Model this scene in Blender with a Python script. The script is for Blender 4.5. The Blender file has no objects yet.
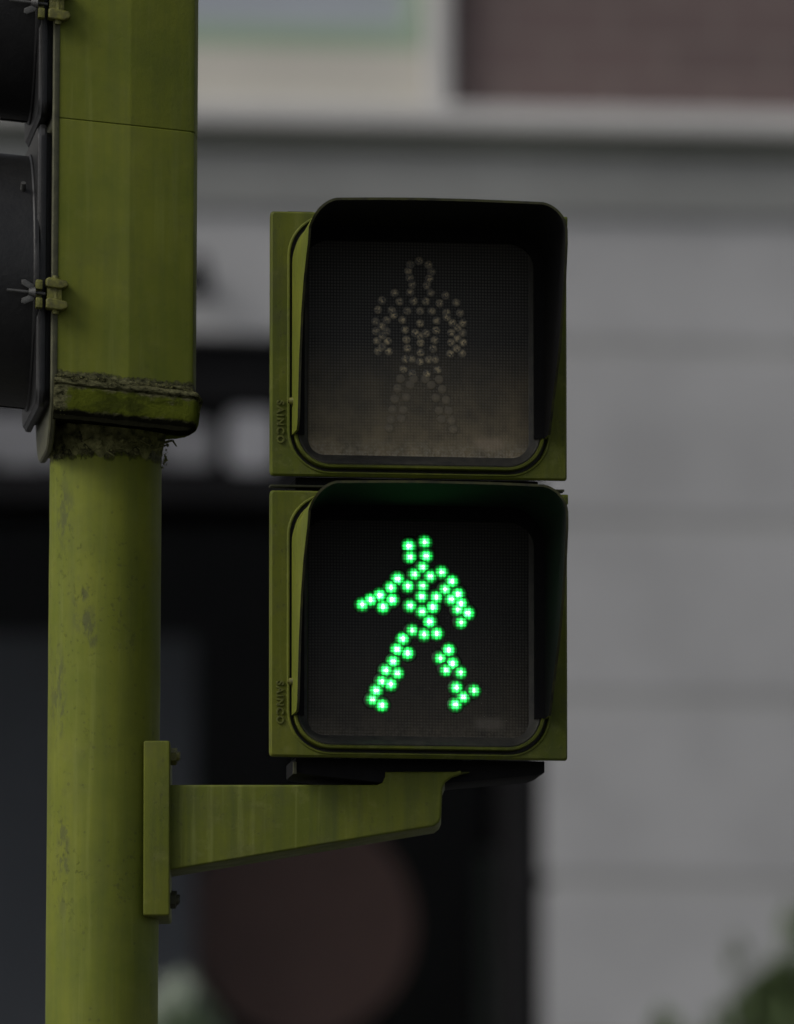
import bpy, bmesh, math, random
from mathutils import Vector, Matrix, noise as mnoise
random.seed(7)
R = math.radians
sc = bpy.context.scene
col = sc.collection

# ------------------------------------------------------------------ camera, sky, sun, exposure
U = 0.00085                      # metres per photo pixel at the signal's distance
DIST, ELEV, Z0 = 9.0, R(7.5), 2.55
SE, CE = math.sin(ELEV), math.cos(ELEV)
CAM = Vector((0, -DIST * CE, Z0 - DIST * SE))
FWD = Vector((0, CE, SE)); UP = Vector((0, -SE, CE)); RT = Vector((1, 0, 0))
FPX = DIST / U
cd = bpy.data.cameras.new('camera'); cam = bpy.data.objects.new('camera', cd); col.objects.link(cam)
cam.location = CAM; cam.rotation_euler = (R(90) + ELEV, 0, 0)
cd.sensor_fit = 'VERTICAL'; cd.sensor_height = 36; cd.sensor_width = 36
cd.lens = 36 * FPX / 1024; cd.clip_start = 0.1; cd.clip_end = 2000
cd.dof.use_dof = True; cd.dof.focus_distance = DIST - 0.06; cd.dof.aperture_fstop = 7.0
sc.camera = cam

SUN_EL, SUN_AZ = R(40), R(-62)   # azimuth measured from the camera's back: minus = photo left
w = bpy.data.worlds.new('World'); sc.world = w; w.use_nodes = True
nt = w.node_tree; bg = nt.nodes['Background']
sky = nt.nodes.new('ShaderNodeTexSky'); sky.sky_type = 'NISHITA'; sky.sun_disc = False
sky.air_density = 0.8; sky.dust_density = 3.0; sky.ozone_density = 1.0
sdir = Vector((math.sin(SUN_AZ) * math.cos(SUN_EL), -math.cos(SUN_AZ) * math.cos(SUN_EL), math.sin(SUN_EL)))
sky.sun_elevation = SUN_EL
sky.sun_rotation = math.atan2(sdir.x, sdir.y)
hsv = nt.nodes.new('ShaderNodeHueSaturation'); hsv.inputs['Saturation'].default_value = .35    # overcast: greyer sky
nt.links.new(sky.outputs[0], hsv.inputs['Color']); nt.links.new(hsv.outputs[0], bg.inputs[0]); bg.inputs[1].default_value = 0.06
sd = bpy.data.lights.new('sun', 'SUN'); sun = bpy.data.objects.new('sun', sd); col.objects.link(sun)
sd.energy = 0.8; sd.angle = R(25); sd.color = (1, .965, .91)
sun.rotation_euler = (-sdir).to_track_quat('-Z', 'Y').to_euler(); sun.location = (0, 0, 30)
sc.view_settings.view_transform = 'Standard'; sc.view_settings.look = 'None'
sc.view_settings.exposure = 0.9; sc.view_settings.gamma = 1

def ray(px, py):
    return (FWD + RT * ((px - 397) / FPX) + UP * ((512 - py) / FPX))
def at(px, py, Y):
    d = ray(px, py); return CAM + d * ((Y - CAM.y) / d.y)
def zl(py, py0, y):              # local height (px units) of a photo row at local depth y
    return ((py0 - py) + y * SE) / CE

# ------------------------------------------------------------------ object helpers
def tag(o, label=None, cat=None, group=None, kind=None):
    if label: o['label'] = label
    if cat: o['category'] = cat
    if group: o['group'] = group
    if kind: o['kind'] = kind
    return o
def empty(name, loc, rz=0):
    o = bpy.data.objects.new(name, None); col.objects.link(o); o.location = loc; o.rotation_euler = (0, 0, rz)
    o.empty_display_size = .05
    return o
def obj(name, bm, mats, parent=None, scale=U, smooth=None, recalc=True):
    if recalc: bmesh.ops.recalc_face_normals(bm, faces=bm.faces)
    if scale != 1:
        for v in bm.verts: v.co *= scale
    me = bpy.data.meshes.new(name); bm.to_mesh(me); bm.free()
    for m in (mats if isinstance(mats, (list, tuple)) else [mats]): me.materials.append(m)
    o = bpy.data.objects.new(name, me); col.objects.link(o)
    if parent: o.parent = parent
    if smooth is not None:
        for p in me.polygons: p.use_smooth = True
        try: me.set_sharp_from_angle(angle=R(smooth))
        except Exception: pass
    return o
def box(bm, x0, x1, y0, y1, z0, z1, bev=0, seg=2):
    r = bmesh.ops.create_cube(bm, size=1)
    for v in r['verts']:
        v.co = Vector((x0 + (v.co.x + .5) * (x1 - x0), y0 + (v.co.y + .5) * (y1 - y0), z0 + (v.co.z + .5) * (z1 - z0)))
    if bev:
        es = list({e for v in r['verts'] for e in v.link_edges})
        bmesh.ops.bevel(bm, geom=es, offset=bev, segments=seg, profile=.6, affect='EDGES')
def prism(bm, poly, y0, y1, bev=0, seg=2):
    a = [bm.verts.new((x, y0, z)) for x, z in poly]; b = [bm.verts.new((x, y1, z)) for x, z in poly]
    n = len(poly); fs = [bm.faces.new(a), bm.faces.new(b[::-1])]
    for i in range(n): fs.append(bm.faces.new((a[i], b[i], b[(i+1) % n], a[(i+1) % n])))
    bmesh.ops.recalc_face_normals(bm, faces=fs)
    if bev:
        es = list({e for f in fs[:2] for e in f.edges})
        bmesh.ops.bevel(bm, geom=es, offset=bev, segments=seg, profile=.6, affect='EDGES')
def cyl(bm, p0, p1, r0, r1=None, n=24, cap=True):
    p0, p1 = Vector(p0), Vector(p1); r1 = r0 if r1 is None else r1
    d = (p1 - p0); q = d.to_track_quat('Z', 'Y').to_matrix().to_4x4()
    m = Matrix.Translation((p0 + p1) / 2) @ q
    bmesh.ops.create_cone(bm, cap_ends=cap, cap_tris=False, segments=n, radius1=r0, radius2=r1, depth=d.length, matrix=m)
def rr(wd, h, r, n=8):           # rounded rectangle, counter-clockwise
    r = min(r, wd/2 - .01, h/2 - .01); out = []
    for cx, cz, a0 in ((wd/2-r, h/2-r, 0), (-wd/2+r, h/2-r, 90), (-wd/2+r, -h/2+r, 180), (wd/2-r, -h/2+r, 270)):
        for i in range(n + 1):
            a = R(a0 + 90 * i / n); out.append((cx + r * math.cos(a), cz + r * math.sin(a)))
    return out
def loft(bm, rings, cap0=False, cap1=False):    # rings: lists of 3-d points of equal length, closed
    vs = [[bm.verts.new(p) for p in ring] for ring in rings]; n = len(vs[0])
    for a, b in zip(vs, vs[1:]):
        for i in range(n): bm.faces.new((a[i], a[(i+1) % n], b[(i+1) % n], b[i]))
    if cap0: bm.faces.new(vs[0][::-1])
    if cap1: bm.faces.new(vs[-1])
    return vs
def front_ring(wd, h, r, y, n=8): return [(x, y, z) for x, z in rr(wd, h, r, n)]

# ------------------------------------------------------------------ materials
def mat(name):
    m = bpy.data.materials.new(name); m.use_nodes = True; n = m.node_tree
    return m, n, n.nodes['Principled BSDF']
def N(n, t, **kw):
    x = n.nodes.new('ShaderNode' + t)
    for k, v in kw.items():
        if k in x.inputs.keys(): x.inputs[k].default_value = v
        else: setattr(x, k, v)
    return x
def noise(n, scale, vec, detail=6, rough=.6, stretch=None):
    if stretch:
        mp = N(n, 'Mapping'); mp.inputs['Scale'].default_value = stretch; n.links.new(vec, mp.inputs[0]); vec = mp.outputs[0]
    t = N(n, 'TexNoise', Scale=scale, Detail=detail, Roughness=rough); n.links.new(vec, t.inputs['Vector'])
    return t.outputs['Fac']
def ramp(n, fac, p0, p1, c0=(0,0,0,1), c1=(1,1,1,1)):
    r = N(n, 'ValToRGB'); r.color_ramp.elements[0].position = p0; r.color_ramp.elements[1].position = p1
    r.color_ramp.elements[0].color = c0; r.color_ramp.elements[1].color = c1
    n.links.new(fac, r.inputs[0]); return r.outputs[0]
def mix(n, fac, a, b, mode='MIX'):
    x = N(n, 'MixRGB', blend_type=mode)
    for s, v in ((0, fac), (1, a), (2, b)):
        if hasattr(v, 'is_linked'): n.links.new(v, x.inputs[s])
        else: x.inputs[s].default_value = v if not isinstance(v, tuple) or len(v) == 4 else (*v, 1)
    return x.outputs[0]
def math_(n, op, a, b=0.0):
    x = N(n, 'Math', operation=op)
    for s, v in ((0, a), (1, b)):
        if hasattr(v, 'is_linked'): n.links.new(v, x.inputs[s])
        else: x.inputs[s].default_value = v
    return x.outputs[0]
def bump(n, p, h, strength, dist=.001):
    b = N(n, 'Bump', Strength=strength, Distance=dist); n.links.new(h, b.inputs['Height']); n.links.new(b.outputs[0], p.inputs['Normal'])
def coords(n): return N(n, 'TexCoord').outputs['Object']

OLIVE, OLIVE2 = (.142, .157, .020), (.102, .124, .015)
def paint(name, chips=.5, dirt=.35, streak=.4, moss=None, tint=1, msh=.085, scuffs=()):
    m, n, p = mat(name); v = coords(n)
    A = tuple(x * tint for x in OLIVE); B = tuple(x * tint for x in OLIVE2)
    c = mix(n, ramp(n, noise(n, 11, v, 6, .65), .36, .66), (*A, 1), (*B, 1))
    st = ramp(n, noise(n, 75, v, 6, .65, (1, 1, .05)), .46, .70)                      # rain streaks, dark and pale
    c = mix(n, math_(n, 'MULTIPLY', st, streak * .8), c, (B[0] * .62, B[1] * .66, B[2] * 1.6, 1))
    st2 = ramp(n, noise(n, 120, v, 5, .6, (1, 1, .045)), .56, .72)
    c = mix(n, math_(n, 'MULTIPLY', st2, streak * .55), c, (A[0] * 1.5, A[1] * 1.5, A[2] * 3.2, 1))
    fade = ramp(n, noise(n, 30, v, 9, .72), .48, .70)                                 # dull grime patches
    c = mix(n, math_(n, 'MULTIPLY', fade, dirt * .8), c, (.062, .064, .030, 1))
    chalk = ramp(n, noise(n, 55, v, 9, .7), .55, .72)
    c = mix(n, math_(n, 'MULTIPLY', chalk, dirt * .5), c, (.20, .205, .075, 1))
    big = ramp(n, noise(n, 16, v, 3), .44, .60)
    for sx0, sz0, srx, srz in scuffs:                                                # worn patches at given places
        sp_ = N(n, 'SeparateXYZ'); n.links.new(v, sp_.inputs[0])
        dx = math_(n, 'POWER', math_(n, 'ABSOLUTE', math_(n, 'DIVIDE', math_(n, 'SUBTRACT', sp_.outputs[0], sx0), srx)), 2.0)
        dz = math_(n, 'POWER', math_(n, 'ABSOLUTE', math_(n, 'DIVIDE', math_(n, 'SUBTRACT', sp_.outputs[2], sz0), srz)), 2.0)
        fr = math_(n, 'LESS_THAN', sp_.outputs[1], 0.0)
        sm = math_(n, 'MULTIPLY', ramp(n, math_(n, 'ADD', dx, dz), .2, 1.0, (1, 1, 1, 1), (0, 0, 0, 1)), fr)
        sm = math_(n, 'MULTIPLY', sm, ramp(n, noise(n, 130, v, 7, .7, (1, 1, .45)), .46, .56))
        c = mix(n, math_(n, 'MULTIPLY', sm, .6), c, (.058, .062, .032, 1))
    ch = ramp(n, noise(n, 190, v, 7, .72), .585, .615)
    vo = N(n, 'TexVoronoi', Scale=140.0); n.links.new(v, vo.inputs['Vector'])
    pit = math_(n, 'LESS_THAN', vo.outputs['Distance'], math_(n, 'MULTIPLY', noise(n, 60, v, 2), .34))
    cr_ = N(n, 'SeparateXYZ'); n.links.new(vo.outputs['Color'], cr_.inputs[0])
    pit = math_(n, 'MULTIPLY', pit, math_(n, 'GREATER_THAN', cr_.outputs[0], .80))
    chip = math_(n, 'MULTIPLY', math_(n, 'MAXIMUM', math_(n, 'MULTIPLY', ch, big), math_(n, 'MULTIPLY', pit, .9)), chips)
    c = mix(n, chip, c, (.036, .036, .022, 1))
    if moss:
        z0, z1 = moss
        sx = N(n, 'SeparateXYZ'); n.links.new(v, sx.inputs[0])
        mr = N(n, 'MapRange'); n.links.new(math_(n, 'ADD', sx.outputs[2], math_(n, 'MULTIPLY', sx.outputs[0], msh)), mr.inputs[0])
        mr.inputs[1].default_value = z0; mr.inputs[2].default_value = z1; mr.inputs[3].default_value = 0; mr.inputs[4].default_value = 1
        g = math_(n, 'ADD', mr.outputs[0], math_(n, 'SUBTRACT', noise(n, 120, v, 10, .8, (1, 1, .6)), .56))
        g = ramp(n, g, .45, .56)
        mc = ramp(n, noise(n, 170, v, 10, .8, (.8, 1, 1.2)), .40, .70, (.010, .011, .004, 1), (.19, .19, .085, 1))
        c = mix(n, g, c, mc)
        hh = mix(n, g, math_(n, 'MULTIPLY', chip, -.2), noise(n, 420, v, 6, .7))
        bump(n, p, hh, .9, .003)
    else:
        h = math_(n, 'ADD', math_(n, 'ADD', math_(n, 'MULTIPLY', noise(n, 500, v, 5), .3), math_(n, 'MULTIPLY', noise(n, 60, v, 4), .9)), math_(n, 'MULTIPLY', chip, -.7))
        bump(n, p, h, .45, .0010)
    n.links.new(c, p.inputs['Base Color'])
    n.links.new(ramp(n, noise(n, 40, v, 6), .2, .8, (.48,)*3 + (1,), (.75,)*3 + (1,)), p.inputs['Roughness'])
    p.inputs['Specular IOR Level'].default_value = .13
    return m
M = {}
M['paint'] = paint('olive yellow paint', tint=.9)
M['paint_ped'] = paint('grimy olive signal paint', chips=.35, dirt=.6, streak=.7, tint=.70)
M['paint_pole'] = paint('weathered olive pole paint', chips=.30, dirt=.22, streak=.42, scuffs=[((x_ - 104) * U, at(104, y_, 0).z, a_ * U, b_ * U) for x_, y_, a_, b_ in ((84, 612, 13, 36), (92, 640, 9, 22), (60, 700, 9, 60), (64, 520, 12, 40), (66, 860, 8, 70))], moss=(at(104, 484, 0).z, at(104, 446, 0).z), msh=0)
M['paint_arm'] = paint('streaked olive bracket paint', chips=.25, dirt=.45, streak=.8, tint=.76)
M['paint_head'] = paint('olive housing paint', chips=.12, dirt=.25, streak=.4, tint=.88)
M['paint_head_moss'] = paint('olive housing paint with mossy foot', chips=.12, dirt=.25, streak=.4, tint=.88, moss=(50 * U, 30 * U))
M['paint_cap'] = paint('mossy olive cap paint', chips=.4, dirt=.5, streak=.5)
def simple(name, c, rough=.6, var=.3, scale=60, spec=.4, bmp=0, metal=0, c2=None):
    m, n, p = mat(name); v = coords(n)
    f = ramp(n, noise(n, scale, v, 7, .65), .3, .75)
    c2 = c2 or tuple(x * (1 - var) for x in c)
    n.links.new(mix(n, f, (*c, 1), (*c2, 1)), p.inputs['Base Color'])
    p.inputs['Roughness'].default_value = rough; p.inputs['Specular IOR Level'].default_value = spec; p.inputs['Metallic'].default_value = metal
    if bmp: bump(n, p, noise(n, scale * 4, v, 5), bmp, .001)
    return m
M['black'] = simple('black visor lining', (.008, .008, .0085), .85, .3, 90, .12, .15)
M['plastic'] = simple('weathered black plastic', (.0045, .0045, .005), .48, .4, 70, .38, .35, c2=(.011, .011, .0105))
M['rubber'] = simple('grey black rubber gasket', (.022, .022, .021), .55, .3, 120, .4, .3, c2=(.055, .052, .042))
M['flange'] = simple('dirty olive grey flange', (.085, .085, .045), .6, .5, 120, .3, .4, c2=(.035, .035, .022))
M['steel'] = simple('dull galvanised steel', (.085, .085, .08), .55, .5, 200, .5, .2, .4)
M['oldyellow'] = simple('worn yellow hinge paint', (.14, .14, .018), .55, .6, 190, .4, .5, c2=(.035, .034, .012))
M['rim'] = simple('scuffed black visor rim', (.012, .012, .010), .7, .3, 90, .3, c2=(.05, .052, .012))
M['dark'] = simple('dark olive underside paint', (.035, .036, .016), .7, .4, 100, .3)
M['crust'] = simple('dried moss and sealant crust', (.22, .22, .09), .95, .8, 130, .1, 1.0, c2=(.02, .022, .010))
M['mossm'] = simple('dry olive moss', (.15, .15, .06), .95, .7, 330, .1, .8, c2=(.03, .034, .012))
M['letter'] = simple('grimy olive cast letters', (.10, .11, .014), .6, .5, 300, .3, c2=(.04, .044, .012))

def lens_mat(name, dust, base):
    m, n, p = mat(name); v = coords(n)
    sx = N(n, 'SeparateXYZ'); n.links.new(v, sx.inputs[0])
    per = 3.1 * U
    gx = math_(n, 'ABSOLUTE', math_(n, 'SINE', math_(n, 'MULTIPLY', sx.outputs[0], math.pi / per)))
    gz = math_(n, 'ABSOLUTE', math_(n, 'SINE', math_(n, 'MULTIPLY', sx.outputs[2], math.pi / per)))
    g = math_(n, 'MULTIPLY', gx, gz)
    c = mix(n, g, tuple(x * .15 for x in base), tuple(x * 1.2 for x in base))
    c = mix(n, math_(n, 'MULTIPLY', ramp(n, noise(n, 30, v, 4), .4, .7), .5), c, tuple(x * .6 for x in base))
    mr = N(n, 'MapRange'); n.links.new(sx.outputs[2], mr.inputs[0])
    mr.inputs[1].default_value = .004; mr.inputs[2].default_value = -.10
    dz = math_(n, 'MULTIPLY', mr.outputs[0], math_(n, 'ADD', .45, ramp(n, noise(n, 45, v, 6, .6), .3, .75)))
    c = mix(n, math_(n, 'MULTIPLY', dz, dust), c, (.30, .24, .15, 1))
    # grime settled along the lower edge
    mr2 = N(n, 'MapRange'); n.links.new(sx.outputs[2], mr2.inputs[0])
    mr2.inputs[1].default_value = -.078; mr2.inputs[2].default_value = -.099
    e = math_(n, 'MULTIPLY', mr2.outputs[0], ramp(n, noise(n, 260, v, 6, .7), .42, .62))
    c = mix(n, math_(n, 'MULTIPLY', e, dust * .9), c, (.42, .39, .32, 1))
    sp = ramp(n, noise(n, 900, v, 2, .5), .76, .78)
    c = mix(n, math_(n, 'MULTIPLY', sp, .5), c, (.6, .58, .5, 1))
    f = 1.0                                                                       # pale soft-edged rectangle, lower right
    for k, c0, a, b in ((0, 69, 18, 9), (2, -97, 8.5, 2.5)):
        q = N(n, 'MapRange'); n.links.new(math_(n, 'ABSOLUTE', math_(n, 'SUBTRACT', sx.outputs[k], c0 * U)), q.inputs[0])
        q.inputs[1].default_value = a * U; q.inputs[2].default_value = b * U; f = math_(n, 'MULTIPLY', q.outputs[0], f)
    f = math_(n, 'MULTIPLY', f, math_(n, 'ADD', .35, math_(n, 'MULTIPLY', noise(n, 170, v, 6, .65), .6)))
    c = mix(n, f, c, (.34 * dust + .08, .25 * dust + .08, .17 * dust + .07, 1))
    n.links.new(c, p.inputs['Base Color']); p.inputs['Roughness'].default_value = .5; p.inputs['Specular IOR Level'].default_value = .25
    bump(n, p, g, .5, .0006)
    return m
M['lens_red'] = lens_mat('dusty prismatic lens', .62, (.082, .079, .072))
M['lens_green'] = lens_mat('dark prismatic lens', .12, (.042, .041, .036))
def led_off(name, hi, lo):
    m, n, p = mat(name); v = coords(n); sx = N(n, 'SeparateXYZ'); n.links.new(v, sx.inputs[0])
    oi = N(n, 'ObjectInfo'); wv = N(n, 'VectorMath', operation='ADD'); n.links.new(v, wv.inputs[0]); n.links.new(oi.outputs['Location'], wv.inputs[1])
    vo = N(n, 'TexVoronoi', Scale=1 / (1.75 * U)); n.links.new(wv.outputs[0], vo.inputs['Vector'])
    cs = N(n, 'SeparateXYZ'); n.links.new(vo.outputs['Color'], cs.inputs[0])
    f = math_(n, 'MULTIPLY', math_(n, 'POWER', cs.outputs[0], 1.3), math_(n, 'ADD', .65, math_(n, 'MULTIPLY', oi.outputs['Random'], .5)))
    ln = N(n, 'VectorMath', operation='LENGTH'); n.links.new(v, ln.inputs[0])
    e = N(n, 'MapRange'); n.links.new(ln.outputs['Value'], e.inputs[0]); e.inputs[1].default_value = 4.5 * U; e.inputs[2].default_value = 1.0 * U
    f = math_(n, 'MULTIPLY', f, e.outputs[0]); f.node.use_clamp = True
    n.links.new(mix(n, f, (*lo, 1), (*hi, 1)), p.inputs['Base Color']); p.inputs['Roughness'].default_value = .4
    return m
M['led_off'] = led_off('unlit amber led', (.66, .52, .28), (.064, .059, .049))
M['led_dust'] = led_off('dust covered unlit led', (.20, .16, .095), (.122, .100, .066))
# lit led: bright chip in the middle, light scattered by the ribbed lens round it
m, n, p = mat('lit green led'); v = coords(n)
oo = N(n, 'ObjectInfo'); ov = N(n, 'CombineXYZ')                        # each chip sits a little off the middle of its cell
n.links.new(math_(n, 'MULTIPLY', math_(n, 'SUBTRACT', oo.outputs['Random'], .5), 2.6 * U), ov.inputs[0])
n.links.new(math_(n, 'MULTIPLY', math_(n, 'SUBTRACT', math_(n, 'FRACT', math_(n, 'MULTIPLY', oo.outputs['Random'], 37.0)), .35), 2.4 * U), ov.inputs[2])
v2 = N(n, 'VectorMath', operation='ADD'); n.links.new(v, v2.inputs[0]); n.links.new(ov.outputs[0], v2.inputs[1])
ln = N(n, 'VectorMath', operation='LENGTH'); n.links.new(v2.outputs[0], ln.inputs[0])
rad = math_(n, 'DIVIDE', ln.outputs['Value'], 9.0 * U)
rp = N(n, 'ValToRGB'); cr = rp.color_ramp; n.links.new(rad, rp.inputs[0])
cr.elements[0].position = 0; cr.elements[0].color = (.95, 1, .95, 1)
cr.elements[1].position = 1; cr.elements[1].color = (0, 0, 0, 1)
for pos, c in ((.22, (.62, 1, .72, 1)), (.36, (.06, .72, .15, 1)), (.52, (.005, .30, .035, 1)), (.66, (.001, .10, .011, 1)), (.78, (.0003, .018, .0022, 1))):
    el = cr.elements.new(pos); el.color = c
oi = N(n, 'ObjectInfo')
wv = N(n, 'VectorMath', operation='ADD'); n.links.new(v, wv.inputs[0]); n.links.new(oi.outputs['Location'], wv.inputs[1])   # the ribs of the cover run on across all leds
ws = N(n, 'SeparateXYZ'); n.links.new(wv.outputs[0], ws.inputs[0])
gx = math_(n, 'ABSOLUTE', math_(n, 'SINE', math_(n, 'MULTIPLY', ws.outputs[0], math.pi / (4.1 * U))))
gz = math_(n, 'ABSOLUTE', math_(n, 'SINE', math_(n, 'MULTIPLY', ws.outputs[2], math.pi / (3.3 * U))))
gr = math_(n, 'ADD', .10, math_(n, 'MULTIPLY', math_(n, 'MULTIPLY', math_(n, 'POWER', gx, .7), math_(n, 'POWER', gz, .8)), 1.3))
gr = math_(n, 'MULTIPLY', gr, math_(n, 'ADD', .55, math_(n, 'MULTIPLY', oi.outputs['Random'], .75)))
p.inputs['Base Color'].default_value = (.026, .026, .022, 1); p.inputs['Roughness'].default_value = .4
n.links.new(rp.outputs[0], p.inputs['Emission Color'])
n.links.new(math_(n, 'MULTIPLY', gr, 3.4), p.inputs['Emission Strength'])
M['led_on'] = m

# ------------------------------------------------------------------ ground
def ground_mat():
    m, n, p = mat('asphalt'); v = coords(n)
    n.links.new(ramp(n, noise(n, 40, v, 8), .3, .7, (.04, .04, .04, 1), (.065, .064, .06, 1)), p.inputs['Base Color'])
    p.inputs['Roughness'].default_value = .9; return m
bm = bmesh.new(); bmesh.ops.create_grid(bm, x_segments=8, y_segments=8, size=400)
tag(obj('ground', bm, ground_mat(), scale=1), kind='structure')
bm = bmesh.new(); box(bm, -60, 60, -1.2, 3.5, -.2, .13, .02)
M['paving'] = simple('grey paving', (.15, .148, .14), .85, .3, 6, .3)
tag(obj('pavement', bm, M['paving'], scale=1), kind='structure')
bm = bmesh.new(); box(bm, -60, 60, 9.0, 9.6 + 1.2, -.2, .13, .02)
tag(obj('far_pavement', bm, M['paving'], scale=1), kind='structure')

# ------------------------------------------------------------------ building across the street
YAW_B = R(7); YW = 12.0
bloc = at(397, 512, YW); bloc.z = 0
bld = empty('building', bloc, YAW_B)
tag(bld, 'pale grey stone building with brick panel and dark shopfront, blurred behind the signals', 'building')
BM = Matrix.Translation(bloc) @ Matrix.Rotation(YAW_B, 4, 'Z'); BMI = BM.inverted()
def bl(px, py, dep=0.0):         # photo pixel -> building-local (x, z) on the plane dep metres behind the facade
    o = BMI @ CAM; d = BMI.to_3x3() @ ray(px, py); t = (dep - o.y) / d.y; q = o + d * t
    return q.x, q.z
def bx(px, dep=0): return bl(px, 512, dep)[0]
def bz(py, dep=0): return bl(397, py, dep)[1]
def stone(name, c, var, sc_=3.0):
    m, n, p = mat(name); v = coords(n)
    f = ramp(n, noise(n, sc_, v, 8, .65), .3, .72)
    n.links.new(mix(n, f, (*c, 1), (*[x * (1 - var) for x in c], 1)), p.inputs['Base Color'])
    p.inputs['Roughness'].default_value = .9; bump(n, p, noise(n, 60, v, 6), .3, .004)
    if max(c) < .03: p.inputs['Specular IOR Level'].default_value = 0
    return m
M['stone'] = stone('pale grey stone', (.425, .425, .43), .24)
M['joint'] = stone('grey stone joint', (.365, .365, .36), .15)
M['frieze'] = stone('darker grey band', (.275, .28, .27), .22)  # frieze: darker grey than the wall below it
M['ledge'] = stone('off white ledge', (.56, .55, .535), .12)
M['cornice_shade'] = stone('green grey cornice shadow line', (.16, .17, .135), .3)  # shadow line under the cornice, put into the colour of a strip
M['cream'] = stone('cream render', (.58, .555, .49), .15)
M['greenwood'] = stone('pale green window frame', (.33, .43, .32), .2)
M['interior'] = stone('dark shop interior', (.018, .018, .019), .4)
M['slate'] = stone('slate blue shutter', (.060, .066, .076), .25)
def brick():
    m, n, p = mat('dark brick'); v = coords(n)
    mp = N(n, 'Mapping'); mp.inputs['Rotation'].default_value = (R(90), 0, 0); n.links.new(v, mp.inputs[0])
    b = N(n, 'TexBrick', Scale=1.0); n.links.new(mp.outputs[0], b.inputs['Vector'])
    b.inputs['Color1'].default_value = (.14, .100, .097, 1); b.inputs['Color2'].default_value = (.125, .090, .088, 1)
    b.inputs['Mortar'].default_value = (.175, .14, .13, 1)
    b.inputs['Brick Width'].default_value = .22; b.inputs['Row Height'].default_value = .075; b.inputs['Mortar Size'].default_value = .007
    n.links.new(b.outputs[0], p.inputs['Base Color']); p.inputs['Roughness'].default_value = .9; return m
M['brick'] = brick()
XL, XR = -12.0, 12.0
xo0, xo1 = bx(-700), bx(543)
zt = bz(212)
bm = bmesh.new()                                                     # coursed wall: piers and lintel, joints cut in
cuts = [0.0] + sorted([bz(y) for y in (345, 520, 697, 880, 1062, 1240, 1420)]) + [zt]
cuts = [c for c in cuts if c >= 0]
J = .014
for a, b in zip(cuts, cuts[1:]):
    lo, hi = a + J, b - J
    if a >= bz(346): box(bm, XL, XR, 0, .35, lo, zt, .002, 1)
    else:
        box(bm, xo1, XR, 0, .35, lo, hi, .002, 1); box(bm, XL, xo0, 0, .35, lo, hi, .002, 1)
obj('wall', bm, M['stone'], bld, 1)
bm = bmesh.new(); box(bm, xo1 + .01, XR, .003, .34, 0, bz(333)); box(bm, XL, xo0 - .01, .003, .34, 0, bz(333)); obj('joint', bm, M['joint'], bld, 1)
bm = bmesh.new(); box(bm, XL, XR, -.012, .35, zt, bz(150)); obj('frieze', bm, M['frieze'], bld, 1)
bm = bmesh.new(); box(bm, XL, XR, -.035, .35, bz(150) + .002, bz(133), .01); obj('cornice_shadow_band', bm, M['cornice_shade'], bld, 1)
bm = bmesh.new(); box(bm, XL, XR, -.055, .35, bz(133) + .002, bz(108), .012); obj('cornice', bm, M['ledge'], bld, 1)
ztop = bz(108) + 3.2
bm = bmesh.new(); box(bm, bx(452), XR, .03, .35, bz(108), ztop); obj('brick_panel', bm, M['brick'], bld, 1)
bm = bmesh.new(); box(bm, bx(428), bx(452) - .003, -.01, .35, bz(108) + .002, ztop, .008); obj('pilaster', bm, M['ledge'], bld, 1)
bm = bmesh.new(); box(bm, XL, bx(428) - .003, .02, .35, bz(108) + .002, bz(48), .006); obj('window_apron', bm, M['cream'], bld, 1)
wn = bmesh.new()
wx0, wx1 = bx(-60), bx(427)
box(wn, wx0, wx1 - .003, .03, .20, bz(48) + .002, bz(24), .004); box(wn, wx1 - .030, wx1 - .004, .03, .2, bz(24) + .002, ztop - .3)
box(wn, wx0, wx0 + .03, .03, .2, bz(24) + .002, ztop - .3); box(wn, wx0, wx1, .03, .2, ztop - .298, ztop - .2)
wf = obj('window_frame', wn, M['greenwood'], bld, 1)
bm = bmesh.new(); box(bm, wx0 + .032, wx1 - .032, .10, .11, bz(24) + .004, ztop - .302)
pm = simple('window glass with sky tone', (.38, .40, .45), .15, .15, 2, .5)  # reflected sky put into the grey blue base colour
obj('pane', bm, pm, wf, 1)
bm = bmesh.new(); box(bm, XL, wx0 - .003, .02, .35, bz(48) + .002, ztop); obj('upper_wall', bm, M['cream'], bld, 1)
# shopfront recess
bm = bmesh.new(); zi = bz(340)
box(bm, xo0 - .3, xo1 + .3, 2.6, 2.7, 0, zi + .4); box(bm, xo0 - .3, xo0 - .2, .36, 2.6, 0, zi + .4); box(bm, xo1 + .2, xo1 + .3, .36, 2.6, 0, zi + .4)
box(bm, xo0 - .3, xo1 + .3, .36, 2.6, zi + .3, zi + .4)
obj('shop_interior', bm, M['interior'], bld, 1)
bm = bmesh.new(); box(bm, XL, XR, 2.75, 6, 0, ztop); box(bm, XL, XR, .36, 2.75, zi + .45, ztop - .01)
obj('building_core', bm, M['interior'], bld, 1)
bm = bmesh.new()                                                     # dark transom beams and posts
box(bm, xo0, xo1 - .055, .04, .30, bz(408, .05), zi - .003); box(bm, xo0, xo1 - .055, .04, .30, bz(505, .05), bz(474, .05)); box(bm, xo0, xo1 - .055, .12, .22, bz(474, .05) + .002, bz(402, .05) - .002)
box(bm, xo1 - .05, xo1 - .003, .01, .34, 0, zi - .003); obj('shop_frame', bm, M['interior'], bld, 1)  # right post added over the pier's reveal to keep that side dark
trans = [simple('%s transom glass' % q, (a, a, a * 1.05), .5, .5, 9, .3) for q, a in (('pale', .36), ('dim', .24), ('dark', .13))]  # sky reflections put into the pale base colours of the panes
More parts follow.
